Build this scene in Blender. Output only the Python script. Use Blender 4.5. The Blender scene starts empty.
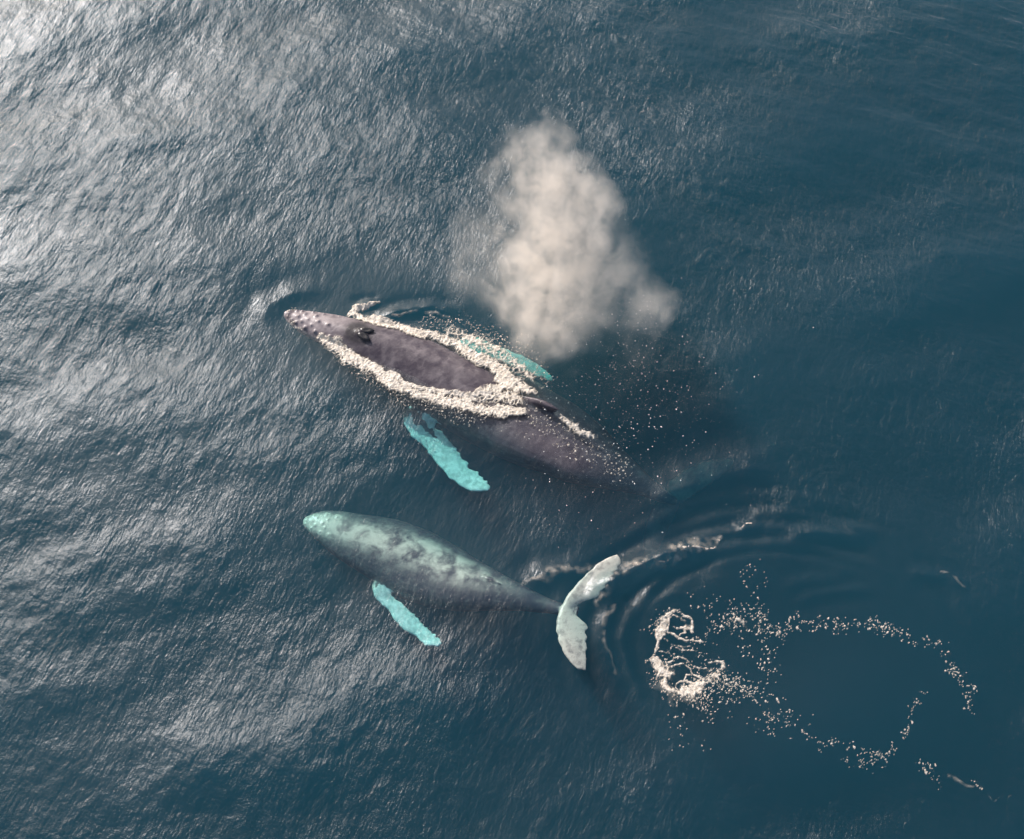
import bpy, bmesh, math, random
import numpy as np
from mathutils import Vector, Matrix
from mathutils.kdtree import KDTree

random.seed(7)
RNG = np.random.default_rng(11)
SC = bpy.context.scene
COL = SC.collection
R = math.radians

# ------------------------------------------------------------------ camera
W, H = 1024, 839
TILT, DIST, LENS = R(28), 40.0, 45.0
CAM_Z = DIST * math.cos(TILT)
FPX = LENS / 36.0 * W
cam = bpy.data.cameras.new("drone_camera")
cam.lens = LENS
cam.sensor_width = 36
cam.clip_start = 0.5
cam.clip_end = 20000
cam_ob = bpy.data.objects.new("drone_camera", cam)
cam_ob.location = (0, 0, CAM_Z)
cam_ob.rotation_euler = (TILT, 0, 0)
COL.objects.link(cam_ob)
SC.camera = cam_ob

# ------------------------------------------------------------------ light
SUN_EL, SUN_AZ = 33.5, -39.0          # azimuth clockwise from +Y
world = bpy.data.worlds.new("World")
SC.world = world
world.use_nodes = True
wn = world.node_tree
sky = wn.nodes.new("ShaderNodeTexSky")
sky.sky_type = 'NISHITA'
sky.sun_disc = False
sky.sun_elevation = R(SUN_EL)
sky.sun_rotation = R(SUN_AZ)
sky.air_density = 1.0
sky.dust_density = 4.0
wn.links.new(sky.outputs[0], wn.nodes["Background"].inputs[0])
wn.nodes["Background"].inputs[1].default_value = 0.14
sun = bpy.data.lights.new("sun", 'SUN')
sun.energy = 4.2
sun.angle = R(0.5)
sun.color = (1.0, 0.96, 0.95)
sun_ob = bpy.data.objects.new("sun", sun)
sd = Vector((math.sin(R(SUN_AZ)) * math.cos(R(SUN_EL)), math.cos(R(SUN_AZ)) * math.cos(R(SUN_EL)), math.sin(R(SUN_EL))))
sun_ob.rotation_euler = sd.to_track_quat('Z', 'Y').to_euler()
sun_ob.location = sd * 60
COL.objects.link(sun_ob)

SC.view_settings.view_transform = 'Standard'
SC.view_settings.look = 'None'
SC.view_settings.exposure = 0.4
SC.view_settings.gamma = 1.0
SC.render.engine = 'CYCLES'
cy = SC.cycles
cy.use_denoising = True
cy.denoiser = 'OPENIMAGEDENOISE'
cy.max_bounces = 10
cy.volume_bounces = 4
cy.use_adaptive_sampling = True
cy.adaptive_threshold = 0.02
cy.transparent_max_bounces = 16
cy.volume_step_rate = 1.0
cy.volume_max_steps = 256
cy.sample_clamp_indirect = 4.0
cy.caustics_reflective = False
cy.caustics_refractive = False

# ------------------------------------------------------------------ helpers
CT, ST = math.cos(TILT), math.sin(TILT)

def at(px, py, z=0.0):
    """point of the place that the photograph shows at a pixel, at height z"""
    dx, dy, dz = (px - W / 2) / FPX, -(py - H / 2) / FPX, -1.0
    y, zz = dy * CT - dz * ST, dy * ST + dz * CT
    t = (z - CAM_Z) / zz
    return Vector((dx * t, y * t, z))

def tag(o, label=None, cat=None, group=None, kind=None):
    if label: o['label'] = label
    if cat: o['category'] = cat
    if group: o['group'] = group
    if kind: o['kind'] = kind
    return o

def mesh_np(name, V, F_flat, F_len, mat, parent=None, smooth=True):
    """mesh from numpy: V (n,3), flat loop indices, loop counts"""
    me = bpy.data.meshes.new(name)
    V = np.asarray(V, np.float32)
    F_flat = np.asarray(F_flat, np.int32)
    F_len = np.asarray(F_len, np.int32)
    me.vertices.add(len(V)); me.vertices.foreach_set("co", V.ravel())
    me.loops.add(len(F_flat)); me.loops.foreach_set("vertex_index", F_flat)
    me.polygons.add(len(F_len))
    st = np.concatenate([[0], np.cumsum(F_len)[:-1]]).astype(np.int32)
    me.polygons.foreach_set("loop_start", st)
    me.update(calc_edges=True)
    me.validate()
    me.polygons.foreach_set("use_smooth", np.full(len(me.polygons), smooth))
    me.materials.append(mat)
    o = bpy.data.objects.new(name, me)
    COL.objects.link(o)
    if parent: o.parent = parent
    return o

def catmull(P, n):
    P = np.asarray(P, float)
    Q = np.vstack([2 * P[0] - P[1], P, 2 * P[-1] - P[-2]])
    seg = np.linalg.norm(np.diff(P, axis=0), axis=1)
    cum = np.concatenate([[0], np.cumsum(seg)])
    out = []
    for s in np.linspace(0, cum[-1], n):
        i = min(np.searchsorted(cum, s, side='right') - 1, len(P) - 2)
        t = (s - cum[i]) / seg[i]
        p0, p1, p2, p3 = Q[i], Q[i + 1], Q[i + 2], Q[i + 3]
        out.append(0.5 * (2 * p1 + (p2 - p0) * t + (2 * p0 - 5 * p1 + 4 * p2 - p3) * t * t + (3 * p1 - p0 - 3 * p2 + p3) * t ** 3))
    return np.array(out)

def new_mat(name):
    m = bpy.data.materials.new(name)
    m.use_nodes = True
    nt = m.node_tree
    nt.nodes.clear()
    out = nt.nodes.new("ShaderNodeOutputMaterial")
    return m, nt, out

class NB:
    """tiny node-building helper"""
    def __init__(s, nt): s.nt = nt
    def n(s, typ, **kw):
        nd = s.nt.nodes.new(typ)
        for k, v in kw.items(): setattr(nd, k, v)
        return nd
    def set(s, sock, v):
        if isinstance(v, bpy.types.NodeSocket): s.nt.links.new(v, sock)
        else: sock.default_value = v
    def math(s, op, a, b=0.0, c=None, clamp=False):
        nd = s.n("ShaderNodeMath", operation=op, use_clamp=clamp)
        s.set(nd.inputs[0], a); s.set(nd.inputs[1], b)
        if c is not None: s.set(nd.inputs[2], c)
        return nd.outputs[0]
    def noise(s, vec, scale, detail=3, rough=0.55, dist=0.0):
        nd = s.n("ShaderNodeTexNoise")
        s.set(nd.inputs["Vector"], vec)
        nd.inputs["Scale"].default_value = scale
        nd.inputs["Detail"].default_value = detail
        nd.inputs["Roughness"].default_value = rough
        nd.inputs["Distortion"].default_value = dist
        return nd.outputs["Fac"]
    def mapping(s, vec, rot=(0, 0, 0), scale=(1, 1, 1), loc=(0, 0, 0)):
        nd = s.n("ShaderNodeMapping", vector_type='TEXTURE')
        s.set(nd.inputs["Vector"], vec)
        scale = tuple(1 / x for x in scale)
        nd.inputs["Rotation"].default_value = rot
        nd.inputs["Scale"].default_value = scale
        nd.inputs["Location"].default_value = loc
        return nd.outputs[0]
    def rng(s, v, a, b, c=0.0, d=1.0, smooth=True):
        nd = s.n("ShaderNodeMapRange", interpolation_type='SMOOTHSTEP' if smooth else 'LINEAR')
        s.set(nd.inputs[0], v)
        for i, x in enumerate((a, b, c, d)): s.set(nd.inputs[i + 1], x)
        return nd.outputs[0]
    def mix(s, f, a, b):
        nd = s.n("ShaderNodeMix", data_type='RGBA')
        s.set(nd.inputs[0], f); s.set(nd.inputs[6], a); s.set(nd.inputs[7], b)
        return nd.outputs[2]
    def obj(s):
        return s.n("ShaderNodeTexCoord").outputs["Object"]
    def attr(s, name):
        nd = s.n("ShaderNodeAttribute"); nd.attribute_name = name
        return nd

# ------------------------------------------------------------------ the sea surface: heights
def poly_dist(X, Y, pts, z=0.0):
    """distance of points to a traced polyline and the place along it (0..1)"""
    P = [at(*p, z) for p in pts]
    L = [0.0]
    for a, b in zip(P, P[1:]): L.append(L[-1] + (b - a).length)
    best = np.full(X.shape, 1e9); where = np.zeros(X.shape); side = np.zeros(X.shape)
    for i, (a, b) in enumerate(zip(P, P[1:])):
        dx, dy = b.x - a.x, b.y - a.y
        l2 = dx * dx + dy * dy
        t = np.clip(((X - a.x) * dx + (Y - a.y) * dy) / l2, 0, 1)
        qx, qy = X - a.x - t * dx, Y - a.y - t * dy
        d = np.hypot(qx, qy)
        m = d < best
        best[m] = d[m]
        where[m] = ((L[i] + t * math.sqrt(l2)) / L[-1])[m]
        side[m] = np.sign(dx * qy - dy * qx)[m]
    return best, where, side

def smooth(a, b, x):
    t = np.clip((x - a) / (b - a), 0, 1)
    return t * t * (3 - 2 * t)

WAVES = []
def add_waves(n, lo, hi, ang, spread, slope, fam=0):
    for _ in range(n):
        lam = math.exp(random.uniform(math.log(lo), math.log(hi)))
        th = R(random.gauss(ang, spread))
        k = 2 * math.pi / lam
        a = slope * random.uniform(0.5, 1.3) / k / math.sqrt(n)
        WAVES.append((k * math.cos(th), k * math.sin(th), a, random.uniform(0, 6.283), lam, fam))
# ang = direction of travel; crests lie across it
add_waves(10, 5.0, 13.0, 100, 24, 0.085)      # long swell, crests about level in the picture
add_waves(26, 1.6, 4.5, 96, 32, 0.085)
add_waves(44, 0.5, 1.5, -20, 28, 0.058, 1)     # short wind ripples, crests leaning
add_waves(30, 0.6, 2.2, 65, 14, 0.085, 2)
add_waves(20, 0.45, 1.0, 40, 70, 0.04)

RING_C = at(790, 655)
ring_ax = (at(955, 655) - at(625, 655)).length / 2
ring_ay = (at(790, 540) - at(790, 770)).length / 2
RIDGES = [  # traced swells pushed up by the flukes: points, height, half width
    ([(596, 612), (606, 590), (628, 573), (655, 562), (690, 551), (722, 541)], 0.26, 0.3),
    ([(735, 533), (750, 525), (765, 521)], 0.06, 0.2),
    ([(520, 588), (545, 575), (572, 571), (592, 566)], 0.08, 0.28),
    ([(780, 539), (815, 533), (850, 533), (880, 540)], 0.12, 0.24),
    ([(905, 570), (945, 578), (968, 593)], 0.06, 0.2),
    ([(640, 500), (690, 487), (740, 472), (790, 470)], 0.12, 0.5),
    ([(612, 600), (605, 630), (612, 665), (628, 700)], 0.05, 0.22),
    ([(628, 612), (622, 640), (630, 672), (646, 700)], 0.04, 0.14),
    ([(640, 602), (664, 588), (700, 588)], 0.03, 0.12),
    ([(640, 596), (664, 581), (705, 579)], 0.03, 0.12),
    ([(648, 610), (668, 596), (700, 597)], 0.025, 0.1),
    ([(790, 605), (815, 595), (850, 590), (875, 594)], 0.045, 0.16),
    ([(780, 590), (810, 582), (850, 578)], 0.045, 0.18),
    ([(260, 330), (268, 306), (290, 294), (330, 290)], 0.05, 0.3),
    ([(372, 322), (400, 312), (430, 309), (462, 316)], 0.09, 0.18),
    ([(352, 309), (366, 304), (380, 304)], 0.07, 0.12),
]
BODY_LINE = [(285, 311), (357, 329), (440, 358), (515, 393), (600, 445), (660, 490)]

def sea_height(X, Y, spacing=None):
    """height of the water, plus a 0..1 map of how rippled it is"""
    X = np.asarray(X, float); Y = np.asarray(Y, float)
    px_like = X / 0.0335
    # slicks: the water the flukes have stirred, and beside the whales, lies smoother
    re = np.hypot((X - RING_C.x) / ring_ax, (Y - RING_C.y) / ring_ay)
    calm = 0.75 * (1 - smooth(0.75, 1.7, re))
    bd, bw, bs = poly_dist(X, Y, BODY_LINE)
    calm = np.maximum(calm, 0.55 * (1 - smooth(1.4, 4.5, bd)))
    cd, _, _ = poly_dist(X, Y, [(305, 520), (400, 550), (560, 606), (620, 680)])
    calm = np.maximum(calm, 0.5 * (1 - smooth(1.0, 3.5, cd)))
    calm = np.maximum(calm, 0.12 * smooth(1.0, 9.0, X) * (1 - smooth(24, 33, Y)))
    gust = np.sin(.55 * X + .31 * Y + 1.0 + 1.2 * np.sin(.23 * Y + .4)) + np.sin(-.33 * X + .72 * Y + 1.1 * np.sin(.41 * X)) + .6 * np.sin(.9 * X - .5 * Y + 2)
    rough = (1 - calm) * (0.92 + 0.16 * gust)
    east = smooth(-9, 9, X + 0.35 * (Y - 20))
    fam_w = (1.0, 1.15 - 0.75 * east, 0.25 + 1.0 * east * smooth(16, 27, Y))
    Z = np.zeros_like(X); DX = np.zeros_like(X); DY = np.zeros_like(X)
    for kx, ky, a, ph, lam, fam in WAVES:
        amp = a * (rough if lam < 4.6 else 1.0) * fam_w[fam]
        if spacing is not None:
            amp = amp * smooth(2.2, 5.0, lam / spacing)
        p = kx * X + ky * Y + ph
        c, s = np.cos(p), np.sin(p)
        Z += amp * c
        q = 0.75 * amp / math.hypot(kx, ky)
        DX -= q * kx * s; DY -= q * ky * s
    near = 1 - smooth(1.2, 3.0, re)
    # rings spreading from the fluke slap
    ang_ = np.arctan2(Y - RING_C.y, X - RING_C.x)
    ripple = 0.027 * smooth(-0.2, 0.9, np.cos(ang_ - 1.8) + 0.35 * np.sin(5 * ang_ + 1) * np.sin(2.3 * ang_)) * np.cos(2 * math.pi * (re - 1.0) / 0.16 + 0.9 * np.sin(X * 0.7) + 0.6 * np.sin(Y * 0.9))
    Z += ripple * smooth(0.78, 1.0, re) * (1 - smooth(1.15, 1.75, re))
    for pts, h, wd in RIDGES:
        d, t, side = poly_dist(X, Y, pts)
        end = smooth(0, 0.25, t) * (1 - smooth(0.75, 1.0, t))
        wob = 1 + 0.2 * np.sin(9 * t + 3 * h * 100) * np.sin(23 * t)
        ww = np.where(side > 0, wd * 1.5, wd * 0.8)
        Z += h * end * wob * (0.5 * np.exp(-(d / ww) ** 2) + 0.5 * np.exp(-d / (0.8 * ww)))
        Z -= 0.5 * h * end * np.exp(-((d - 2.2 * wd) / (1.2 * wd)) ** 2)
    return Z, DX, DY, rough, east

def water_z(x, y):
    z = sea_height(np.array([x]), np.array([y]))
    return float(z[0][0])

# ------------------------------------------------------------------ materials
def water_material():
    m, nt, out = new_mat("sea_water")
    b = NB(nt)
    co = b.obj()
    rough = b.attr("ripple").outputs["Fac"]
    crest = R(68)
    v1 = b.mapping(co, rot=(0, 0, crest), scale=(2.0, 6.2, 1))      # streaks along the leaning crests
    n1 = b.noise(v1, 1.0, 3, 0.55, 0.35)
    v2 = b.mapping(co, rot=(0, 0, R(76)), scale=(4.2, 13.0, 1), loc=(3, 1, 0))
    n2 = b.noise(v2, 1.0, 3, 0.6, 0.25)
    v3 = b.mapping(co, rot=(0, 0, R(-25)), scale=(1.2, 5.0, 1), loc=(7, 2, 0))
    n3 = b.noise(v3, 1.0, 2, 0.5, 0.3)
    east = b.attr("east").outputs["Fac"]
    n4 = b.noise(co, 3.0, 6, 0.65, 0.4)
    h = b.math('ADD', b.math('MULTIPLY', n1, b.rng(east, 0, 1, 0.031, 0.022)), b.math('MULTIPLY', n2, b.rng(east, 0, 1, 0.021, 0.018)))
    h = b.math('ADD', h, b.math('MULTIPLY', n3, b.rng(east, 0, 1, 0.012, 0.055)))
    h = b.math('ADD', h, b.math('MULTIPLY', n4, 0.042))
    h = b.math('MULTIPLY', h, rough)
    bump = b.n("ShaderNodeBump")
    bump.inputs["Strength"].default_value = 1.0
    bump.inputs["Distance"].default_value = 1.0
    b.set(bump.inputs["Height"], h)
    fr = b.n("ShaderNodeFresnel")
    # light passes straight through, so the same reflectance holds from above and below
    b.set(fr.inputs["IOR"], b.rng(b.n("ShaderNodeNewGeometry").outputs["Backfacing"], 0, 1, 1.34, 1 / 1.34, smooth=False))
    b.set(fr.inputs["Normal"], bump.outputs[0])
    gl = b.n("ShaderNodeBsdfGlossy"); gl.distribution = 'GGX'
    gl.inputs["Color"].default_value = (1, 1, 1, 1)
    gl.inputs["Roughness"].default_value = 0.31
    b.set(gl.inputs["Normal"], bump.outputs[0])
    tr = b.n("ShaderNodeBsdfTransparent")
    mx = b.n("ShaderNodeMixShader")
    b.set(mx.inputs[0], fr.outputs[0]); b.set(mx.inputs[1], tr.outputs[0]); b.set(mx.inputs[2], gl.outputs[0])
    b.set(out.inputs["Surface"], mx.outputs[0])
    # water body: red dies first, blue-green scatters back
    ab = b.n("ShaderNodeVolumeAbsorption")
    sa = (0.62, 0.215, 0.225); da = 0.66
    ab.inputs["Density"].default_value = da
    ab.inputs["Color"].default_value = tuple(1 - x / da for x in sa) + (1,)
    scn = b.n("ShaderNodeVolumeScatter")
    ss = (0.017, 0.0395, 0.063); ds = 0.063
    scn.inputs["Density"].default_value = ds
    scn.inputs["Color"].default_value = tuple(x / ds for x in ss) + (1,)
    scn.inputs["Anisotropy"].default_value = 0.0
    ad = b.n("ShaderNodeAddShader")
    b.set(ad.inputs[0], ab.outputs[0]); b.set(ad.inputs[1], scn.outputs[0])
    b.set(out.inputs["Volume"], ad.outputs[0])
    m.cycles.homogeneous_volume = True
    return m

def whale_material(name, dark, pale, mottle):
    """skin: pigment map R = white fin, G = scarred pale skin, B = black; alpha thins the mottle, on the calf as painted flank shade"""
    m, nt, out = new_mat(name)
    b = NB(nt)
    co = b.obj()
    pg = b.n("ShaderNodeSeparateColor")
    pa = b.attr("pigment")
    b.set(pg.inputs[0], pa.outputs["Color"])
    na = b.noise(co, 1.9, 6, 0.6, 0.3)
    nb_ = b.noise(co, 6.0, 5, 0.6, 0.3)
    ng = b.noise(b.mapping(co, rot=(0, 0, R(40)), scale=(1, 2.2, 1.5)), 2.6, 6, 0.65, 0.9)
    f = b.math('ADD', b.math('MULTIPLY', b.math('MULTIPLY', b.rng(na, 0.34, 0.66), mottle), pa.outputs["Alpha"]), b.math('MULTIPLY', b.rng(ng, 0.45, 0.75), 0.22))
    f = b.math('ADD', f, b.math('MULTIPLY', b.math('MULTIPLY', pg.outputs[1], b.rng(nb_, 0.34, 0.6, 0.5, 1.0)), 0.85), clamp=True)
    base = b.mix(f, dark + (1,), pale + (1,))
    base = b.mix(b.rng(nb_, 0.58, 0.75, 0, 0.35), base, tuple(x * 0.55 for x in dark) + (1,))
    fleck = b.noise(co, 4.5, 6, 0.7, 0.5)
    wm = b.math('ADD', pg.outputs[0], b.math('MULTIPLY', b.math('SUBTRACT', fleck, 0.5), 1.5))
    white = b.mix(b.rng(nb_, 0.3, 0.7), (0.40, 0.46, 0.44, 1), (0.78, 0.81, 0.78, 1))
    base = b.mix(b.rng(wm, 0.42, 0.58), base, white)
    base = b.mix(pg.outputs[2], base, (0.012, 0.011, 0.013, 1))
    bs = b.n("ShaderNodeBsdfPrincipled")
    b.set(bs.inputs["Base Color"], base)
    b.set(bs.inputs["Roughness"], b.rng(nb_, 0.3, 0.7, 0.30, 0.46))
    bs.inputs["IOR"].default_value = 1.4
    bump = b.n("ShaderNodeBump")
    bump.inputs["Strength"].default_value = 0.25
    bump.inputs["Distance"].default_value = 0.03
    b.set(bump.inputs["Height"], b.math('ADD', nb_, b.math('MULTIPLY', ng, 0.8)))
    b.set(bs.inputs["Normal"], bump.outputs[0])
    b.set(out.inputs["Surface"], bs.outputs[0])
    return m

def plain(name, col, rough, var=0.0):
    m, nt, out = new_mat(name)
    b = NB(nt)
    bs = b.n("ShaderNodeBsdfPrincipled")
    n = b.noise(b.obj(), 7.0, 3)
    b.set(bs.inputs["Base Color"], b.mix(b.rng(n, 0.35, 0.65), tuple(c * (1 - var) for c in col) + (1,), col + (1,)))
    bs.inputs["Roughness"].default_value = rough
    b.set(out.inputs["Surface"], bs.outputs[0])
    return m

def foam_material():
    m, nt, out = new_mat("white_foam")
    b = NB(nt)
    co = b.obj()
    n1 = b.noise(co, 9.0, 5, 0.65, 0.5)
    bs = b.n("ShaderNodeBsdfPrincipled")
    b.set(bs.inputs["Base Color"], b.mix(b.rng(n1, 0.32, 0.62), (0.32, 0.27, 0.21, 1), (0.62, 0.55, 0.46, 1)))
    bs.inputs["Roughness"].default_value = 0.55
    bump = b.n("ShaderNodeBump"); bump.inputs["Strength"].default_value = 0.8; bump.inputs["Distance"].default_value = 0.05
    b.set(bump.inputs["Height"], n1); b.set(bs.inputs["Normal"], bump.outputs[0])
    tr = b.n("ShaderNodeBsdfTransparent")
    mx = b.n("ShaderNodeMixShader")
    b.set(mx.inputs[0], b.attr("froth").outputs["Fac"]); b.set(mx.inputs[1], tr.outputs[0]); b.set(mx.inputs[2], bs.outputs[0])
    b.set(out.inputs["Surface"], mx.outputs[0])
    return m

M_WATER = water_material()
M_ADULT = whale_material("dark_whale_skin", (0.046, 0.036, 0.046), (0.30, 0.258, 0.255), 0.36)
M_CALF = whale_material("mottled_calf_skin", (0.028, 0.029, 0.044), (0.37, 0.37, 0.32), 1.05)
M_DROP = plain("water_drop", (0.90, 0.87, 0.82), 0.4, 0.1)
M_FOAM = foam_material()
M_BLACK = plain("wet_black_skin", (0.012, 0.011, 0.012), 0.22)

# ------------------------------------------------------------------ the sea: one closed body of water to the horizon
def axis(lo, hi, step, far):
    a = list(np.arange(lo, hi + 1e-6, step))
    s, out_hi, x = step, [], a[-1]
    while x < far:
        s *= 1.3; x += s; out_hi.append(x)
    s, out_lo, x = step, [], a[0]
    while x > -far:
        s *= 1.3; x -= s; out_lo.append(x)
    return np.array(out_lo[::-1] + a + out_hi)

def build_sea():
    xs = axis(-22.5, 22.5, 0.075, 4000)
    ys = axis(4.5, 39.5, 0.075, 4000)
    nx, ny = len(xs), len(ys)
    X, Y = np.meshgrid(xs, ys)
    SX, SY = np.meshgrid(np.gradient(xs), np.gradient(ys))
    Z, DX, DY, rough, east = sea_height(X, Y, np.maximum(SX, SY))
    edge = 1 - smooth(600, 2500, np.hypot(X, Y))
    V = np.stack([X + DX * edge, Y + DY * edge, Z * edge], -1).reshape(-1, 3)
    idx = np.arange(nx * ny).reshape(ny, nx)
    Q = np.stack([idx[:-1, :-1], idx[:-1, 1:], idx[1:, 1:], idx[1:, :-1]], -1).reshape(-1, 4)
    # sides and bottom far below
    ring = np.concatenate([idx[0, :-1], idx[:-1, -1], idx[-1, :0:-1], idx[:0:-1, 0]])
    nb = len(ring)
    base = len(V)
    VB = V[ring].copy(); VB[:, 2] = -70
    V = np.vstack([V, VB])
    lo = base + np.arange(nb)
    S = np.stack([ring, lo, np.roll(lo, -1), np.roll(ring, -1)], -1)
    flat = np.concatenate([Q.ravel(), S.ravel(), lo[::-1]])
    ln = np.concatenate([np.full(len(Q) + len(S), 4), [nb]])
    o = mesh_np("sea", V, flat, ln, M_WATER)
    at_ = o.data.attributes.new("ripple", 'FLOAT', 'POINT')
    at_.data.foreach_set("value", np.concatenate([rough.ravel(), np.ones(nb)]).astype(np.float32))
    at_ = o.data.attributes.new("east", 'FLOAT', 'POINT')
    at_.data.foreach_set("value", np.concatenate([east.ravel(), np.ones(nb)]).astype(np.float32))
    tag(o, "dark blue-green sea with fine wind ripples", kind='structure')
    return o
build_sea()

# ------------------------------------------------------------------ whales
def ring_loft(rings, cap=True):
    """closed skin over a list of closed rings of equal size -> verts, faces"""
    n = len(rings[0])
    V = [tuple(p) for r in rings for p in r]
    F = []
    for i in range(len(rings) - 1):
        for j in range(n):
            a, b_ = i * n + j, i * n + (j + 1) % n
            F.append((a, b_, b_ + n, a + n))
    if cap:
        F.append(tuple(range(n - 1, -1, -1)))
        F.append(tuple(range((len(rings) - 1) * n, len(rings) * n)))
    return V, F

def body_loft(ridge, prof, roll=None, n=80, m=36, peak=0.92):
    """ridge: the line of the back; prof: (t, half width, depth, squareness of the top)"""
    P = catmull(ridge, n)
    T = np.gradient(P, axis=0)
    T /= np.linalg.norm(T, axis=1)[:, None]
    pt = np.array(prof, float)
    rings, frames = [], []
    for i in range(n):
        t = i / (n - 1)
        w, d, up = (np.interp(t, pt[:, 0], pt[:, k]) for k in (1, 2, 3))
        tv = Vector(T[i])
        lat = tv.cross(Vector((0, 0, 1))).normalized()
        upv = lat.cross(tv).normalized()
        rl = float(np.interp(t, [0, .3, .6, .95, 1], roll)) if roll else 0.0
        if rl:
            rot = Matrix.Rotation(rl, 3, tv)
            lat, upv = rot @ lat, rot @ upv
        c = Vector(P[i]) - upv * (d * up)
        ring = []
        for k in range(m):
            a = 2 * math.pi * k / m
            sx, sy = math.cos(a), math.sin(a)
            ex = math.copysign(abs(sx) ** (peak if sy > 0 else 0.92), sx)
            hz = sy * d * (up if sy > 0 else 1 - up)
            ring.append(c + lat * (ex * w) + upv * hz)
        rings.append(ring)
        frames.append((Vector(P[i]), tv, lat, upv, w, d, up))
    return ring_loft(rings), frames

def blade_loft(st, n=40, m=14, jit=1.0):
    """fin: stations (leading px, leading py, trailing px, trailing py, z, thickness, twist dz)"""
    L = catmull([tuple(at(s[0], s[1], s[4] + s[6])) for s in st], n)
    T = catmull([tuple(at(s[2], s[3], s[4] - s[6])) for s in st], n)
    th = np.interp(np.linspace(0, 1, n), np.linspace(0, 1, len(st)), [s[5] for s in st])
    rings = []
    for i in range(n):
        a, b_ = Vector(L[i]), Vector(T[i])
        ch = b_ - a
        a = a - ch * jit * (0.07 * math.sin(i * 0.95) * random.random() + random.uniform(-.04, .04))
        b_ = b_ + ch * jit * random.uniform(-.08, .05)
        ch = b_ - a
        span = Vector(L[min(i + 1, n - 1)] + T[min(i + 1, n - 1)] - L[max(i - 1, 0)] - T[max(i - 1, 0)])
        nrm = ch.cross(span).normalized()
        if nrm.z < 0: nrm = -nrm
        ring = []
        for k in range(m):
            u = k / m
            if u < 0.5: s, sg = u * 2, 1
            else: s, sg = (1 - u) * 2, -1
            s = 0.5 - 0.5 * math.cos(math.pi * s)
            y = 2.6 * math.sqrt(max(s, 0)) * (1 - s) * 0.5 + 0.06 * (1 - s)
            ring.append(a + ch * s + nrm * (sg * y * th[i]))
        rings.append(ring)
    return ring_loft(rings)

def ball(c, r, squash=1.0):
    bm = bmesh.new()
    bmesh.ops.create_icosphere(bm, subdivisions=2, radius=r)
    for v in bm.verts: v.co = Vector((v.co.x, v.co.y, v.co.z * squash)) + Vector(c)
    V = [tuple(v.co) for v in bm.verts]; F = [tuple(v.index for v in f.verts) for f in bm.faces]
    bm.free()
    return V, F

def fuse(name, pieces, mat, voxel, smooth_it=6, origin=(0, 0, 0)):
    """one continuous skin over overlapping pieces; pigment is carried over from the pieces"""
    V, F, PG = [], [], []
    for (pv, pf), pig in pieces:
        o = len(V)
        V += [tuple(p) for p in pv]
        F += [tuple(i + o for i in f) for f in pf]
        PG += [pig(Vector(p)) if callable(pig) else pig for p in pv]
    me = bpy.data.meshes.new(name + "_cage")
    me.from_pydata(V, [], F)
    bm = bmesh.new(); bm.from_mesh(me)
    bmesh.ops.recalc_face_normals(bm, faces=bm.faces)
    bm.to_mesh(me); bm.free()
    cage = bpy.data.objects.new(name + "_cage", me)
    COL.objects.link(cage)
    md = cage.modifiers.new("r", 'REMESH'); md.mode = 'VOXEL'; md.voxel_size = voxel; md.use_smooth_shade = True
    sm = cage.modifiers.new("s", 'SMOOTH'); sm.factor = 0.5; sm.iterations = smooth_it
    dg = bpy.context.evaluated_depsgraph_get()
    dg.update()
    fm = bpy.data.meshes.new_from_object(cage.evaluated_get(dg), depsgraph=dg)
    bpy.data.objects.remove(cage); bpy.data.meshes.remove(me)
    fm.name = name
    kd = KDTree(len(V))
    for i, p in enumerate(V): kd.insert(p, i)
    kd.balance()
    vals = np.zeros((len(fm.vertices), 4), np.float32); vals[:, 3] = 1
    for i, v in enumerate(fm.vertices):
        acc = np.zeros(4); tw = 0
        for co, j, d in kd.find_n(v.co, 4):
            w = 1 / (d + 0.03) ** 2
            acc += w * np.array(tuple(PG[j]) + (1,) * (4 - len(PG[j]))); tw += w
        vals[i] = acc / tw
    ca = fm.color_attributes.new("pigment", 'FLOAT_COLOR', 'POINT')
    ca.data.foreach_set("color", vals.ravel())
    fm.polygons.foreach_set("use_smooth", np.ones(len(fm.polygons), bool))
    fm.materials.clear(); fm.materials.append(mat)
    org = Vector(origin)
    for v in fm.vertices: v.co -= org
    o = bpy.data.objects.new(name, fm)
    o.location = org
    COL.objects.link(o)
    return o

# --- adult, back awash
A_RIDGE = [at(284, 312, -0.02), at(318, 321, 0.16), at(357, 331, 0.28), at(400, 346, 0.27), at(440, 361, 0.24), at(475, 374, 0.14), at(498, 384, 0.02),
           at(518, 393, -0.10), at(540, 405, -0.16), at(562, 417, -0.20), at(600, 443, -0.34), at(636, 468, -0.68), at(662, 488, -1.15), at(678, 500, -1.8)]
A_PROF = [(0, .10, .16, .5), (.015, .26, .38, .45), (.05, .42, .62, .42), (.1, .56, .85, .42), (.16, .66, 1.15, .42), (.2, .78, 1.5, .42),
          (.28, 1.12, 2.0, .44), (.38, 1.32, 2.35, .45), (.48, 1.42, 2.35, .45), (.58, 1.66, 2.1, .45), (.67, 1.62, 1.85, .45), (.76, 1.38, 1.5, .45),
          (.85, .76, 1.0, .48), (.92, .27, .62, .5), (.97, .22, .36, .5), (1, .16, .2, .5)]
a_body, a_fr = body_loft([tuple(p) for p in A_RIDGE], A_PROF, roll=(0, 0, -.38, -.55, -.2), peak=1.3)

def pig_adult(p):
    t = (Vector(p) - A_RIDGE[0]).length
    tt = (Vector(p) - at(357, 331, .28)).length
    return (0, max(0, 1 - t / 3.2), 0.9 * (1 - smooth(.28, .58, tt)) if p[2] > .05 else 0, 1 - 0.8 * smooth(6.2, 8.0, t))

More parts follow.
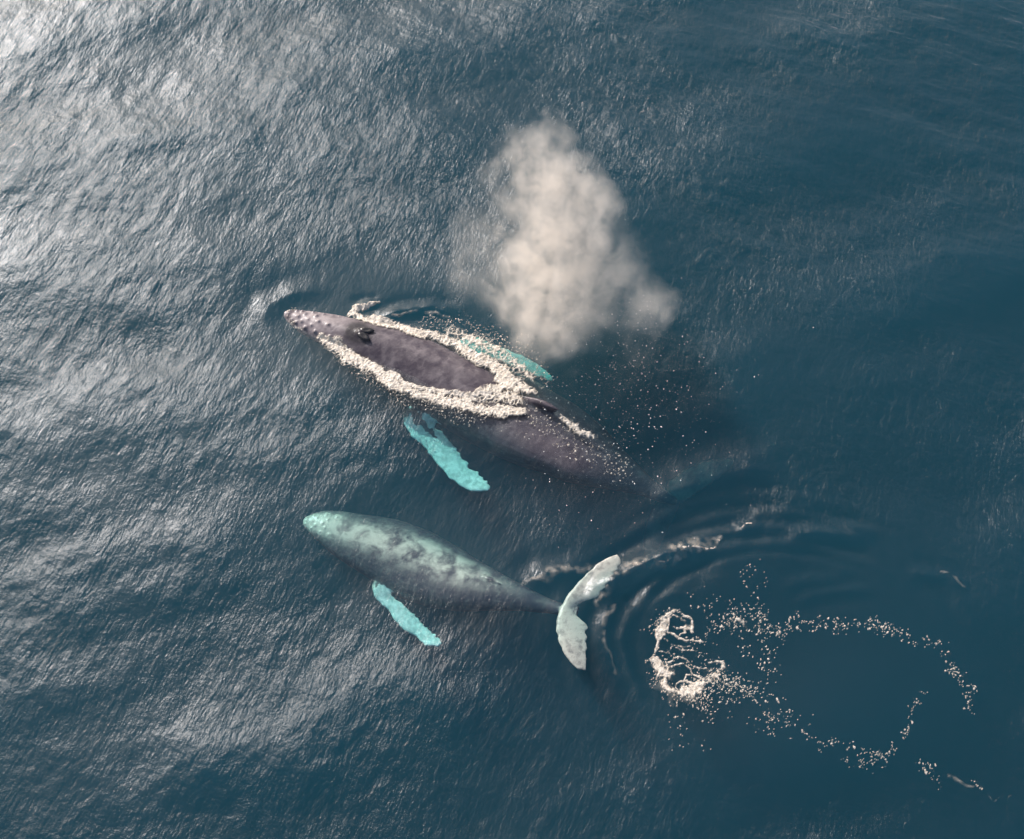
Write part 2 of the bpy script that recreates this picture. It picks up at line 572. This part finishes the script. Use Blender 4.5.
pieces = [(a_body, pig_adult)]
A_FLIP_L = [(420, 385, 455, 392, -0.81, .30, 0), (404, 410, 446, 414, -0.86, .24, .03), (402, 422, 436, 423, -0.91, .20, .04), (412, 437, 446, 435, -0.96, .18, .03),
            (426, 450, 457, 449, -0.96, .17, .02), (439, 467, 469, 464, -0.96, .15, .02), (459, 486, 484, 475, -0.91, .13, .01), (477, 492, 490, 483, -0.86, .1, 0), (488, 491, 492, 487, -0.86, .07, 0)]
def pig_flip(p0, p1, wedge=True):
    a, b_ = at(*p0), at(*p1)
    def f(p):
        d = b_ - a
        t = (Vector(p) - a).dot(d) / d.length_squared
        # a dark wedge reaches down the middle of the fin from the shoulder
        s = abs((Vector(p) - a - d * t).dot(Vector((-d.y, d.x, 0)).normalized()))
        w = min(1, max(0, t * 5 + 0.9)) if wedge else min(1, max(0, t * 12 + 0.3))
        if wedge and -0.05 < t < 0.3 and s < 0.13: w *= 0.2
        return (w, 0, 0)
    return f
pieces.append((blade_loft(A_FLIP_L), pig_flip((418, 422, -1.03), (486, 488, -1.03))))
A_FLIP_R = [(430, 352, 470, 366, -1.35, .3, 0), (470, 338, 488, 358, -1.45, .22, 0), (497, 346, 507, 365, -1.50, .2, 0), (525, 357, 528, 374, -1.55, .17, 0),
            (543, 368, 545, 380, -1.60, .13, 0), (553, 377, 553, 383, -1.60, .08, 0)]
pieces.append((blade_loft(A_FLIP_R), (1, 0, 0)))
# dorsal fin: low, hooked, on the ridge
def dorsal(p0, p1, z0, h, back, th):
    a, b_ = at(*p0, z0[0]), at(*p1, z0[1])
    d = (b_ - a); L = d.length; d.normalize()
    lat = Vector((-d.y, d.x, 0)).normalized()
    rings = []
    for i in range(14):
        u = i / 13
        hh = h * (math.sin(min(1, u * 1.15) * math.pi / 2) ** 1.6)
        s0, s1 = L * (0.72 * u + 0.0), L * (0.78 + back * u ** 1.5)
        if u > 0.95: s0 = s1 - 0.06
        tt = th * (1 - 0.75 * u)
        q0, q1 = a + d * s0, a + d * s1
        ring = []
        for k in range(12):
            v = k / 12
            s = v * 2 if v < .5 else (1 - v) * 2
            sg = 1 if v < .5 else -1
            y = math.sin(math.pi * min(1, s ** 0.7)) * 0.5 + 0.04
            ring.append(q0.lerp(q1, s) + lat * (sg * y * tt) + Vector((0, 0, hh - 0.15)))
        rings.append(ring)
    return ring_loft(rings)
pieces.append((dorsal((512, 391), (566, 419), (0.0, -0.12), 0.52, 0.16, 0.30), (0, 0, 0)))
# flukes, deep and faint
A_FLUKE_R = [(668, 480, 668, 506, -2.15, .26, 0), (672, 480, 684, 502, -2.20, .26, 0), (684, 470, 698, 494, -2.30, .22, 0), (705, 461, 716, 482, -2.40, .16, 0), (724, 459, 730, 470, -2.45, .12, 0), (734, 459, 735, 463, -2.45, .08, 0)]
A_FLUKE_L = [(662, 495, 682, 498, -2.70, .26, 0), (653, 506, 680, 508, -2.80, .26, 0), (646, 524, 671, 526, -3.00, .22, 0), (643, 544, 662, 545, -3.15, .16, 0), (645, 560, 655, 561, -3.25, .12, 0), (649, 569, 652, 569, -3.25, .08, 0)]
pieces.append((blade_loft(A_FLUKE_R, jit=0.25), (0, 0.15, 0)))
pieces.append((blade_loft(A_FLUKE_L, jit=0.25), (0, 0, 0)))
# knobs on the upper jaw, and the raised guard before the blowholes
def on_back(fr, t, lat, lift=0.0):
    P, tv, la, up, w, d, u = fr[int(t * (len(fr) - 1))]
    c = P - up * (d * u)
    s = max(0.0, 1 - (lat / w) ** 2) if w > abs(lat) else 0
    return c + la * lat + up * (d * u * math.sqrt(s) + lift)
for t, l in [(.02, 0), (.02, .12), (.02, -.12), (.045, 0), (.04, .24), (.04, -.24), (.07, .02), (.07, .32), (.07, -.32), (.1, 0), (.1, .36), (.1, -.38), (.125, .03), (.13, .4), (.13, -.42), (.055, .16), (.055, -.16), (.085, .2), (.085, -.2), (.03, .2), (.03, -.2)]:
    pieces.append((ball(on_back(a_fr, t, l), random.uniform(.035, .06)), (0, .5, 0)))
for t, l, rr in ((.192, 0, .2), (.203, .12, .17), (.203, -.12, .17), (.214, 0, .16)):
    pieces.append((ball(on_back(a_fr, t, l, -.11), rr), (0, 0, .75)))
adult = fuse("whale", pieces, M_ADULT, 0.035, 5, origin=tuple(at(470, 385, -0.8)))
tag(adult, "large dark purplish-grey adult whale with its back breaking the surface", "whale", "whales swimming together")

def nostril(parent, t, lat, ang):
    bm = bmesh.new()
    bmesh.ops.create_uvsphere(bm, u_segments=16, v_segments=8, radius=1)
    P, tv, la, up, w, d, u = a_fr[int(t * (len(a_fr) - 1))]
    c = on_back(a_fr, t, lat, 0.035)
    f = (tv * math.cos(ang) + la * math.sin(ang)).normalized()
    g = up.cross(f).normalized()
    for v in bm.verts:
        x, y, z = v.co
        r = math.hypot(x, y)
        z2 = z * 0.05 - (0.035 * (1 - min(1, r * 1.6)) if z > 0 else 0)     # dished like an open slit
        v.co = c + f * (x * .25) + g * (y * .10 * (1.15 - 0.3 * x)) + up * z2 - parent.location
    me = bpy.data.meshes.new("nostril"); bm.to_mesh(me); bm.free()
    me.polygons.foreach_set("use_smooth", np.ones(len(me.polygons), bool))
    me.materials.append(M_BLACK)
    o = bpy.data.objects.new("nostril", me); COL.objects.link(o); o.parent = parent
for s in (-1, 1): nostril(adult, .203, s * .12, s * .30)

# --- calf, just under the surface
C_RIDGE = [at(303, 520, -0.54), at(325, 523, -0.40), at(352, 531, -0.34), at(390, 541, -0.32), at(430, 556, -0.30), at(468, 572, -0.24), at(500, 584, -0.24),
           at(530, 595, -0.30), at(552, 603, -0.28), at(568, 608, -0.22), at(578, 610, -0.18)]
C_PROF = [(0, .10, .14, .5), (.02, .26, .3, .45), (.06, .42, .5, .42), (.12, .58, .8, .42), (.2, .74, 1.1, .43), (.3, .92, 1.4, .44), (.42, 1.02, 1.55, .45), (.52, .95, 1.5, .45),
          (.62, .78, 1.25, .45), (.72, .54, .9, .45), (.82, .32, .6, .47), (.9, .19, .38, .5), (.96, .16, .24, .5), (1, .12, .14, .5)]
c_body, c_fr = body_loft([tuple(p) for p in C_RIDGE], [(a, w * 1.17, d, u) for a, w, d, u in C_PROF], roll=(0, -.15, -.35, -.3, -.1), peak=1.1)
def pig_shade_calf(p):
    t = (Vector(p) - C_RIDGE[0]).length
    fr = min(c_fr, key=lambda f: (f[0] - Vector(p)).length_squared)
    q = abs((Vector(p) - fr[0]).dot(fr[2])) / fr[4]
    return (0, max(0, 1 - t / 2.0) * (1 - 0.7 * smooth(.5, .85, q)), 0, (1 - 0.92 * smooth(.22, .7, q)) * (1 - 0.9 * smooth(5.0, 7.2, t)))  # flank falloff paints shade into the skin; tail stock is darker skin
pieces = [(c_body, pig_shade_calf)]
C_FLIP_L = [(384, 566, 404, 572, -1.05, .2, 0), (372, 588, 391, 590, -0.80, .2, .02), (378, 601, 401, 602, -0.85, .18, .02), (390, 613, 412, 611, -0.85, .17, .02), (398, 625, 424, 624, -0.85, .16, .02),
            (412, 635, 434, 632, -0.85, .13, .01), (425, 645, 442, 639, -0.80, .1, 0), (438, 647, 443, 643, -0.80, .07, 0)]
pieces.append((blade_loft(C_FLIP_L), pig_flip((378, 586, -.95), (438, 644, -.95), False)))
C_FLIP_R = [(410, 540, 435, 553, -1.10, .24, 0), (437, 539, 451, 553, -1.15, .18, 0), (457, 548, 465, 559, -1.20, .15, 0), (471, 557, 474, 564, -1.20, .1, 0), (478, 563, 479, 566, -1.20, .07, 0)]
pieces.append((blade_loft(C_FLIP_R), (0.85, 0, 0)))
pieces.append((dorsal((462, 570), (508, 588), (-0.34, -0.35), 0.34, 0.14, 0.22), (0, 0.0, 0)))
C_FLUKE_U = [(560, 611, 573, 611, -0.23, .2, 0), (566, 597, 580, 604, -0.19, .18, .02), (574, 587, 597, 598, -0.16, .17, .02), (582, 578, 603, 592, -0.14, .15, .03), (598, 563, 613, 577, -0.08, .12, .02), (609, 557, 619, 568, -0.04, .1, .01), (617, 554, 622, 561, -0.02, .07, 0)]
C_FLUKE_D = [(561, 606, 573, 608, -0.22, .2, 0), (558, 614, 578, 616, -0.19, .18, .02), (556, 622, 588, 624, -0.17, .16, .02), (556, 631, 588, 632, -0.15, .15, .02), (561, 648, 588, 651, -0.09, .12, .02), (569, 661, 587, 663, -0.08, .1, .01), (577, 669, 587, 671, -0.08, .08, 0)]
pieces.append((blade_loft(C_FLUKE_U, jit=0.25), (0.0, 1.0, 0, .5)))
pieces.append((blade_loft(C_FLUKE_D, jit=0.25), (0.0, 1.0, 0, .5)))
for t, l in [(.02, 0), (.02, .12), (.02, -.12), (.05, 0), (.045, .22), (.045, -.22), (.08, .02), (.08, .3), (.08, -.3), (.115, .32), (.115, -.32), (.06, .14), (.06, -.14), (.1, .15), (.1, -.15)]:
    pieces.append((ball(on_back(c_fr, t, l), random.uniform(.028, .042)), (0, 1, 0)))
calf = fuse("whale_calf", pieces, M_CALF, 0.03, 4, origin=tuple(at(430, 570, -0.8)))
tag(calf, "smaller pale mottled whale calf swimming just under the surface below the adult", "whale", "whales swimming together")

# ------------------------------------------------------------------ foam: thousands of small clumps of froth
bm0 = bmesh.new(); bmesh.ops.create_icosphere(bm0, subdivisions=1, radius=1)
ICO_V = np.array([v.co[:] for v in bm0.verts]); ICO_F = np.array([[v.index for v in f.verts] for f in bm0.faces]); bm0.free()

def clumps(name, P, rad, flat, mat, label, cat):
    """P (n,3) centres, rad (n,) -> one mesh of lumpy flattened clumps"""
    n = len(P)
    k = len(ICO_V)
    ang = RNG.uniform(0, 6.283, n)
    st = RNG.uniform(0.7, 1.7, n)
    jit = 1 + RNG.normal(0, 0.22, (n, k, 1))
    v = ICO_V[None] * jit
    v = v * np.stack([rad * st, rad / st ** 0.5, rad * flat], -1)[:, None, :]
    c, s = np.cos(ang)[:, None], np.sin(ang)[:, None]
    V = np.stack([v[..., 0] * c - v[..., 1] * s, v[..., 0] * s + v[..., 1] * c, v[..., 2]], -1) + P[:, None, :]
    F = ICO_F[None] + (np.arange(n) * k)[:, None, None]
    o = mesh_np(name, V.reshape(-1, 3), F.ravel(), np.full(n * len(ICO_F), 3), mat)
    return tag(o, label, cat, kind='stuff')

def lattice(X, Y, s, seed):
    """cheap smooth value noise for the gaps in the foam"""
    r = np.random.default_rng(seed).random((64, 64))
    u, v = X * s, Y * s
    i, j = np.floor(u).astype(int), np.floor(v).astype(int)
    fu, fv = u - i, v - j
    fu, fv = fu * fu * (3 - 2 * fu), fv * fv * (3 - 2 * fv)
    g = lambda a, b: r[a % 64, b % 64]
    return (g(i, j) * (1 - fu) + g(i + 1, j) * fu) * (1 - fv) + (g(i, j + 1) * (1 - fu) + g(i + 1, j + 1) * fu) * fv

from mathutils.bvhtree import BVHTree
BACK = BVHTree.FromPolygons([tuple(adult.location + v.co) for v in adult.data.vertices], [tuple(p.vertices) for p in adult.data.polygons])
def back_height(C):
    """height of the adult's back below each point, where it stands out of the water"""
    out = np.full(len(C), -9.0)
    for i, (x, y) in enumerate(C):
        h = BACK.ray_cast(Vector((x, y, 5)), Vector((0, 0, -1)))
        if h[0] is not None: out[i] = h[0].z
    return out

def worley(X, Y, c, seed):
    """nearest and second nearest jittered point on a lattice of cell c, and a random number of the nearest"""
    rr = np.random.default_rng(seed)
    jx, jy, jr = rr.random((97, 97)), rr.random((97, 97)), rr.random((97, 97))
    u, v = X / c, Y / c
    i, j = np.floor(u).astype(int), np.floor(v).astype(int)
    f1 = np.full(X.shape, 9.0); f2 = np.full(X.shape, 9.0); idr = np.zeros(X.shape)
    for a in (-1, 0, 1):
        for b in (-1, 0, 1):
            p, q = (i + a) % 97, (j + b) % 97
            d = np.hypot(i + a + jx[p, q] - u, j + b + jy[p, q] - v)
            m = d < f1
            f2 = np.where(m, f1, np.minimum(f2, d))
            idr = np.where(m, jr[p, q], idr)
            f1 = np.where(m, d, f1)
    return f1, f2, idr

def foam_film(name, lines, step, label, cat, relief=0.05, rag=0.0):
    """a lacy film of froth that follows the water (and the whale's back): lines = (points, half widths m, strength, 'lace' | 'speck' | 'veil')"""
    allp = np.array([at(*p)[:2] for l in lines for p in l[0]])
    mg = 0.8
    xs = np.arange(allp[:, 0].min() - mg, allp[:, 0].max() + mg, step)
    ys = np.arange(allp[:, 1].min() - mg, allp[:, 1].max() + mg, step)
    X, Y = np.meshgrid(xs, ys)
    wk = 1 + 1.3 * rag
    wx = X + wk * 0.16 * (lattice(X, Y, 2.7, 41) - .5) + 0.06 * (lattice(X, Y, 8.0, 42) - .5)
    wy = Y + wk * 0.16 * (lattice(X, Y, 2.7, 43) - .5) + 0.06 * (lattice(X, Y, 8.0, 44) - .5)
    lace_d = np.zeros(X.shape); speck_d = np.zeros(X.shape); veil_d = np.zeros(X.shape)
    for pts, half, k, mode in lines:
        P = np.array([at(*p)[:2] for p in pts])
        h = np.array(half if hasattr(half, '__len__') else [half] * len(pts), float)
        lo, hi = P.min(0) - 2.6 * h.max() - .2, P.max(0) + 2.6 * h.max() + .2
        m = (X > lo[0]) & (X < hi[0]) & (Y > lo[1]) & (Y < hi[1])
        d, t, _ = poly_dist(wx[m], wy[m], pts)
        cum = np.concatenate([[0], np.cumsum(np.linalg.norm(np.diff(P, axis=0), axis=1))]); cum /= cum[-1]
        dens = k * np.exp(-(d / np.interp(t, cum, h)) ** 2)
        arr = dict(lace=lace_d, speck=speck_d, veil=veil_d)[mode]
        if mode == 'lace' and rag: dens = dens * np.clip(1.25 - rag * 1.5 * lattice(X[m], Y[m], 6.5, 77), 0.25, 1.1)
        arr[m] = np.maximum(arr[m], dens)
    f1, f2, _ = worley(wx, wy, 0.30, 51)
    g1, g2, _ = worley(wx, wy, 0.12, 52)
    net = np.maximum(1 - (f2 - f1) / 0.34, 0.8 * (1 - (g2 - g1) / 0.42))
    patch = 0.6 * lattice(X, Y, 2.0, 45) + 0.4 * lattice(X, Y, 6.0, 46)
    fine = lattice(X, Y, 22.0, 47)
    lace = 0.62 * np.clip(net, 0, 1) + 0.28 * patch + 0.22 * fine
    A = smooth(0.0, 0.42, lace_d * 1.08 - (1 - lace) * 1.0) * np.clip(lace_d * 1.6, 0, 1)
    A = np.maximum(A, 0.26 * smooth(0.35, 1.0, lace_d) * (0.5 + patch))
    ux = X + 0.5 * (wx - X) + 0.035 * (lattice(X, Y, 26, 71) - .5); uy = Y + 0.5 * (wy - Y) + 0.035 * (lattice(X, Y, 26, 72) - .5)
    for c, sd, sz in ((0.09, 61, .36), (0.065, 62, .40), (0.14, 63, .28), (0.05, 64, .42), (0.055, 65, .42)):
        p1, _, pr = worley(ux, uy * 0.8, c, sd)
        r2 = np.modf(pr * 37.7)[0]
        rad = sz * (0.22 + 0.78 * r2 ** 1.6)
        on = pr < np.clip(speck_d, 0, .92) * smooth(.16, .60, patch)
        A = np.maximum(A, np.where(on, smooth(1.0, 0.55, p1 / rad), 0))
    A = np.maximum(A, 0.04 * smooth(.2, 1, speck_d))
    streak = lattice(0.3 * X + 0.9 * Y, 0.9 * X - 0.3 * Y, 9.0, 48)
    A = np.maximum(A, veil_d * smooth(.25, .8, .55 * streak + .45 * patch))
    keep = A > 0.03
    cell = keep[:-1, :-1] | keep[:-1, 1:] | keep[1:, 1:] | keep[1:, :-1]
    use = np.zeros(X.shape, bool)
    use[:-1, :-1] |= cell; use[:-1, 1:] |= cell; use[1:, 1:] |= cell; use[1:, :-1] |= cell
    new = np.full(X.shape, -1); new[use] = np.arange(use.sum())
    C = np.column_stack([X[use], Y[use]])
    Z = np.maximum(sea_height(C[:, 0], C[:, 1])[0], back_height(C))
    Z = Z + 0.02 + relief * A[use] * (0.3 + 0.9 * fine[use] * net[use].clip(0, 1) + 0.5 * patch[use])
    Q = np.stack([new[:-1, :-1], new[:-1, 1:], new[1:, 1:], new[1:, :-1]], -1)[cell]
    o = mesh_np(name, np.column_stack([C, Z]), Q.ravel(), np.full(len(Q), 4), M_FOAM)
    at_ = o.data.attributes.new("froth", 'FLOAT', 'POINT')
    at_.data.foreach_set("value", np.clip(A[use], 0, 1).astype(np.float32))
    return tag(o, label, cat, kind='stuff')

foam_film("wash_foam", [
    ([(320, 336), (335, 346), (347, 357), (360, 362), (376, 374), (392, 384), (415, 393), (450, 402), (480, 409), (505, 413), (522, 411)],
     [.12, .26, .34, .24, .22, .24, .24, .26, .26, .26, .16], 0.99, 'lace'),
    ([(332, 344), (346, 348), (372, 366), (400, 381), (430, 390), (470, 395), (495, 390), (503, 384)], [.08, .1, .09, .09, .09, .12, .14, .14], 1.16, 'lace'),
    ([(354, 315), (366, 320), (390, 326), (415, 332), (440, 338), (465, 348), (485, 360), (503, 373), (520, 386), (534, 394)],
     [.12, .2, .18, .18, .2, .24, .28, .32, .26, .1], 0.95, 'lace'),
    ([(350, 316), (358, 309), (370, 305), (380, 303)], [.12, .14, .1, .04], 1.12, 'lace'),
    ([(412, 329), (440, 337), (470, 351), (492, 368), (503, 382)], [.05, .06, .09, .15, .2], 1.29, 'lace'),
    ([(500, 380), (508, 386), (515, 392)], [.2, .26, .16], 1.29, 'lace'),
    ([(450, 330), (480, 342), (508, 358), (530, 376)], [.3, .36, .36, .26], 0.62, 'lace'),
    ([(515, 400), (490, 396), (460, 398)], [.3, .3, .2], 0.80, 'lace'),
    ([(430, 322), (470, 330), (510, 350), (545, 380)], [.3, .4, .5, .3], .35, 'speck'),
    ([(345, 362), (400, 398), (470, 420), (530, 425)], [.2, .25, .3, .3], .25, 'speck'),
    ([(560, 418), (575, 427), (592, 436)], [.1, .2, .12], 0.80, 'lace'),
    ([(530, 420), (580, 440), (620, 465)], [.5, .6, .4], .16, 'speck'),
    ([(297, 307), (286, 311), (291, 320), (305, 331)], [.05, .06, .05, .04], .8, 'speck'),
    ([(392, 318), (420, 313), (450, 316)], [.04, .05, .03], .55, 'veil'),
], 0.022, "white foam washing along both sides of the adult whale's back", "foam", 0.045, 0.15)

def zp(pts):  # points read off an enlarged view
    return [(630 + x / 2.599, 560 + y / 2.599) for x, y in pts]
RG = []
def rg(pts, half, k, mode='speck'): RG.append((zp(pts), half, k, mode))
rg([(108, 136), (92, 150), (84, 175), (80, 205)], [0.095, 0.149, 0.121, 0.095], 1.07, 'lace')
rg([(80, 205), (70, 235), (64, 265)], [0.081, 0.068, 0.121], 0.82, 'lace')
rg([(64, 265), (78, 280), (92, 290)], [0.162, 0.270, 0.216], 1.07, 'lace')
rg([(92, 290), (86, 310), (105, 338), (130, 350), (158, 344)], [0.189, 0.135, 0.135, 0.162, 0.216], 1.03, 'lace')
rg([(106, 135), (128, 138), (142, 148), (157, 165), (162, 182)], [0.081, 0.081, 0.068, 0.068, 0.054], 0.99, 'lace')
rg([(100, 140), (98, 165), (92, 190), (120, 197), (150, 207), (185, 203)], .045, 0.82, 'lace')
rg([(110, 180), (135, 180), (160, 176)], .03, 0.73, 'lace')
rg([(84, 205), (105, 215), (140, 235), (180, 232)], .03, 0.60, 'lace')
rg([(165, 210), (190, 195), (200, 170), (225, 158)], .14, 0.40)
rg([(100, 272), (130, 275), (160, 285), (172, 300), (200, 318)], .04, 0.86, 'lace')
rg([(145, 318), (147, 304), (165, 300), (185, 304)], .035, 0.82, 'lace')
rg([(150, 345), (185, 335), (205, 318), (222, 300), (238, 285), (238, 268), (222, 262), (205, 268)], [0.162, 0.135, 0.108, 0.095, 0.095, 0.095, 0.081, 0.041], 0.95, 'lace')
rg([(225, 262), (236, 258)], .04, 0.77, 'lace')
rg([(90, 300), (75, 320), (110, 352), (150, 356)], .2, .16, 'veil')
rg([(150, 345), (180, 340), (210, 325), (240, 315), (268, 318)], [.2, .45, .55, .5, .3], 0.50)
rg([(190, 375), (220, 362), (258, 342)], .4, 0.24)
rg([(268, 318), (300, 333), (325, 350), (335, 370)], .24, 0.60)
rg([(335, 370), (345, 400), (375, 425), (410, 432), (435, 445)], .28, 0.48)
rg([(385, 385), (410, 415), (435, 440)], .2, 0.48)
rg([(435, 445), (470, 475), (510, 488), (545, 500), (560, 512)], .15, 0.50)
rg([(560, 500), (590, 500), (625, 515), (660, 520)], .2, 0.40)
rg([(660, 520), (695, 485), (715, 460), (720, 420), (725, 385), (755, 345)], .09, 0.40)
rg([(225, 158), (250, 152), (270, 150), (290, 135), (310, 125), (330, 145)], .3, 0.48)
rg([(245, 160), (275, 155), (300, 170)], .1, 0.60, 'lace')
rg([(330, 145), (345, 170), (370, 185), (385, 195)], .22, 0.48)
rg([(385, 195), (410, 180), (425, 155), (440, 148)], .1, 0.44)
rg([(452, 155), (470, 149), (486, 160), (488, 178), (470, 190), (452, 188), (440, 172)], .05, 0.68)
rg([(490, 172), (530, 172), (560, 165), (600, 165), (640, 170), (680, 180)], .18, 0.40)
rg([(680, 180), (715, 200), (740, 220), (775, 222), (805, 225)], .16, 0.42)
rg([(805, 225), (830, 255), (845, 290), (865, 320)], .16, 0.36)
rg([(865, 320), (885, 335), (880, 360), (885, 385)], .14, 0.34)
rg([(285, 60), (295, 90), (285, 120), (320, 30)], .35, 0.07)
rg([(330, 190), (360, 210), (380, 240), (350, 290)], .3, 0.10)
rg([(300, 190), (330, 230), (365, 250)], .4, 0.10)
rg([(130, 410), (150, 440), (135, 480), (170, 500)], .3, 0.07)
rg([(760, 540), (785, 545), (798, 575)], .1, 0.32)
rg([(905, 568), (912, 590)], .08, 0.32)
rg([(912, 592), (950, 612), (985, 612), (1010, 605)], .08, 0.30, 'lace')
rg([(820, 560), (860, 572), (895, 590)], .04, .3, 'veil')
rg([(190, 110), (230, 130), (260, 100)], .35, 0.13)
rg([(395, 395), (430, 415), (470, 430), (520, 425)], .35, .03, 'veil')
rg([(300, 340), (350, 370), (400, 400)], .4, .03, 'veil')
rg([(98, 165), (115, 150), (140, 160), (150, 185), (130, 200)], .03, .8, 'lace')
rg([(75, 235), (95, 240), (120, 225), (160, 222)], .03, .7, 'lace')
rg([(82, 265), (110, 255), (150, 262), (190, 285), (215, 290)], .03, .75, 'lace')
rg([(120, 345), (125, 320), (150, 318), (175, 330), (205, 300)], .035, .8, 'lace')
rg([(60, 190), (75, 160), (95, 130)], .15, 0.28)
rg([(110, 240), (170, 250), (190, 215)], .3, 0.16)
rg([(60, 270), (85, 330), (130, 365), (190, 360)], .2, 0.32)
foam_film("foam_ring", RG, 0.022, "broken ring of white foam and bubbles on the water right of the calf's tail", "foam", 0.03, 0.45)

foam_film("crest_foam_glint", [  # veil lines paint the bright sky reflection on the crest; lace is foam
    ([(596, 604), (604, 588), (612, 580), (628, 572)], [.1, .16, .16, .14], .55, 'veil'),
    ([(628, 572), (645, 565), (665, 559), (690, 550), (722, 541)], [.12, .16, .2, .16, .05], .5, 'veil'),
    ([(640, 567), (665, 560), (690, 551), (722, 542)], [.03, .05, .05, .02], .8, 'lace'),
    ([(738, 531), (744, 527), (750, 525)], .03, .9, 'lace'),
    ([(936, 577), (945, 578), (952, 580), (966, 592)], .03, .22, 'veil'),
    ([(527, 586), (545, 577), (570, 571), (592, 567)], [.06, .12, .12, .06], .4, 'veil'),
    ([(612, 602), (606, 622), (607, 645), (614, 668)], .05, .22, 'veil'),
], 0.03, "thin white line of foam and painted sky glint on the wave crest above the calf's tail flukes", "foam", 0.02, 0.8)

# drops falling out of the breath onto the water, right of the cloud
n = 900
C = np.column_stack([RNG.normal(625, 52, n), RNG.normal(395, 62, n)])
C = C[(C[:, 1] > 300) & (C[:, 0] > 545 - (C[:, 1] - 380) * 0.3) & (C[:, 1] < 570)]
P = np.array([at(x, y, h)[:] for (x, y), h in zip(C, RNG.uniform(0.08, 0.9, len(C)))])
ex = np.column_stack([RNG.normal(628, 18, 120), RNG.normal(345, 28, 120)])
P = np.vstack([P, [at(x, y, h)[:] for (x, y), h in zip(ex, RNG.uniform(0.3, 1.6, 120))]])
r = 0.005 + 0.016 * RNG.random(len(P)) ** 4
clumps("spray_droplets", P, r, 1.0, M_DROP, "scattered bright water drops falling right of the adult whale's breath", "spray")

# ------------------------------------------------------------------ the blow: a cloud of breath
def zb(x, y): return (440 + x / 2.996, 100 + y / 2.996)
PUFFS = [  # x, y, radius on the enlarged view; height; weight
    (335, 110, 85, 3.6, .75), (215, 150, 85, 3.5, .55), (300, 215, 110, 3.3, .9), (400, 250, 100, 3.1, .7), (465, 320, 95, 2.8, .7),
    (310, 340, 130, 2.8, .9), (430, 400, 125, 2.6, .7), (260, 470, 125, 2.3, .8), (370, 500, 140, 2.1, 1.0), (280, 600, 130, 1.8, 1.0),
    (380, 620, 125, 1.6, .95), (300, 700, 110, 1.3, .8), (370, 740, 80, 1.0, .5), (500, 540, 90, 2.0, .55), (590, 590, 95, 1.9, .42), (615, 650, 70, 1.7, .35),
    (500, 650, 80, 1.5, .3), (90, 470, 75, 2.2, .22), (150, 560, 75, 2.0, .25), (180, 300, 80, 3.0, .3), (580, 730, 60, 1.1, .16),
    (120, 400, 100, 2.4, .2), (70, 540, 80, 2.0, .16), (190, 620, 80, 1.8, .25), (160, 210, 70, 3.3, .25), (540, 470, 90, 2.2, .35), (650, 600, 70, 1.7, .22), (460, 720, 70, 1.1, .2)]

def build_blow():
    bl = []
    for x, y, rad, z, w in PUFFS:
        c = at(*zb(x, y), z)
        rr = rad / 2.996 * (CAM_Z - z) / CT / FPX * 1.16
        bl.append((c, rr, w))
    m, nt, out = new_mat("whale_breath")
    b = NB(nt)
    co = b.obj()
    org = at(*zb(340, 500), 2.2)
    warp = b.n("ShaderNodeTexNoise"); b.set(warp.inputs["Vector"], co); warp.inputs["Scale"].default_value = 0.9; warp.inputs["Detail"].default_value = 4
    vs = b.n("ShaderNodeVectorMath", operation='SUBTRACT'); b.set(vs.inputs[0], warp.outputs["Color"]); vs.inputs[1].default_value = (.5, .5, .5)
    vm = b.n("ShaderNodeVectorMath", operation='MULTIPLY_ADD'); b.set(vm.inputs[0], vs.outputs[0]); vm.inputs[1].default_value = (2.3, 2.3, 1.6); b.set(vm.inputs[2], co)
    tot = None
    for c, rr, w in bl:
        d = b.n("ShaderNodeVectorMath", operation='DISTANCE')
        b.set(d.inputs[0], vm.outputs[0]); d.inputs[1].default_value = c - org
        f = b.rng(d.outputs["Value"], rr * 1.12, rr * 0.1, 0.0, w)
        tot = f if tot is None else b.math('ADD', tot, f)
    nz = b.noise(b.mapping(co, scale=(1, 1, .8)), 1.5, 5, 0.62, 0.6)
    nz2 = b.noise(co, 5.0, 5, 0.7, 0.8)
    nz = b.math('ADD', b.math('MULTIPLY', nz, 0.72), b.math('MULTIPLY', nz2, 0.28))
    dens = b.math('MULTIPLY', b.math('MINIMUM', tot, 1.3), b.rng(nz, 0.35, 0.67, 0.04, 1.65))
    pv = b.n("ShaderNodeVolumePrincipled")
    pv.inputs["Color"].default_value = (0.945, 0.875, 0.795, 1)
    b.set(pv.inputs["Density"], b.math('MULTIPLY', dens, 0.74))
    pv.inputs["Anisotropy"].default_value = 0.1
    b.set(out.inputs["Volume"], pv.outputs[0])
    # the skin the cloud sits in: the same puffs, a little larger, fused
    V, F = [], []
    for c, rr, w in bl:
        pv_, pf_ = ball(c - org, rr * 1.12)
        o = len(V); V += pv_; F += [tuple(i + o for i in f) for f in pf_]
    me = bpy.data.meshes.new("cage"); me.from_pydata(V, [], F)
    cage = bpy.data.objects.new("cage", me); COL.objects.link(cage)
    md = cage.modifiers.new("r", 'REMESH'); md.mode = 'VOXEL'; md.voxel_size = 0.12
    sm = cage.modifiers.new("s", 'SMOOTH'); sm.factor = .5; sm.iterations = 4
    dg = bpy.context.evaluated_depsgraph_get(); dg.update()
    fm = bpy.data.meshes.new_from_object(cage.evaluated_get(dg), depsgraph=dg)
    bpy.data.objects.remove(cage)
    fm.name = "whale_breath"; fm.materials.clear(); fm.materials.append(m)
    zmin = min(v.co.z for v in fm.vertices) + org.z
    o = bpy.data.objects.new("whale_breath", fm); o.location = org
    COL.objects.link(o)
    print("blow zmin", zmin)
    tag(o, "pale cream cloud of misty breath drifting above the adult whale", "whale breath", kind='thing')
build_blow()
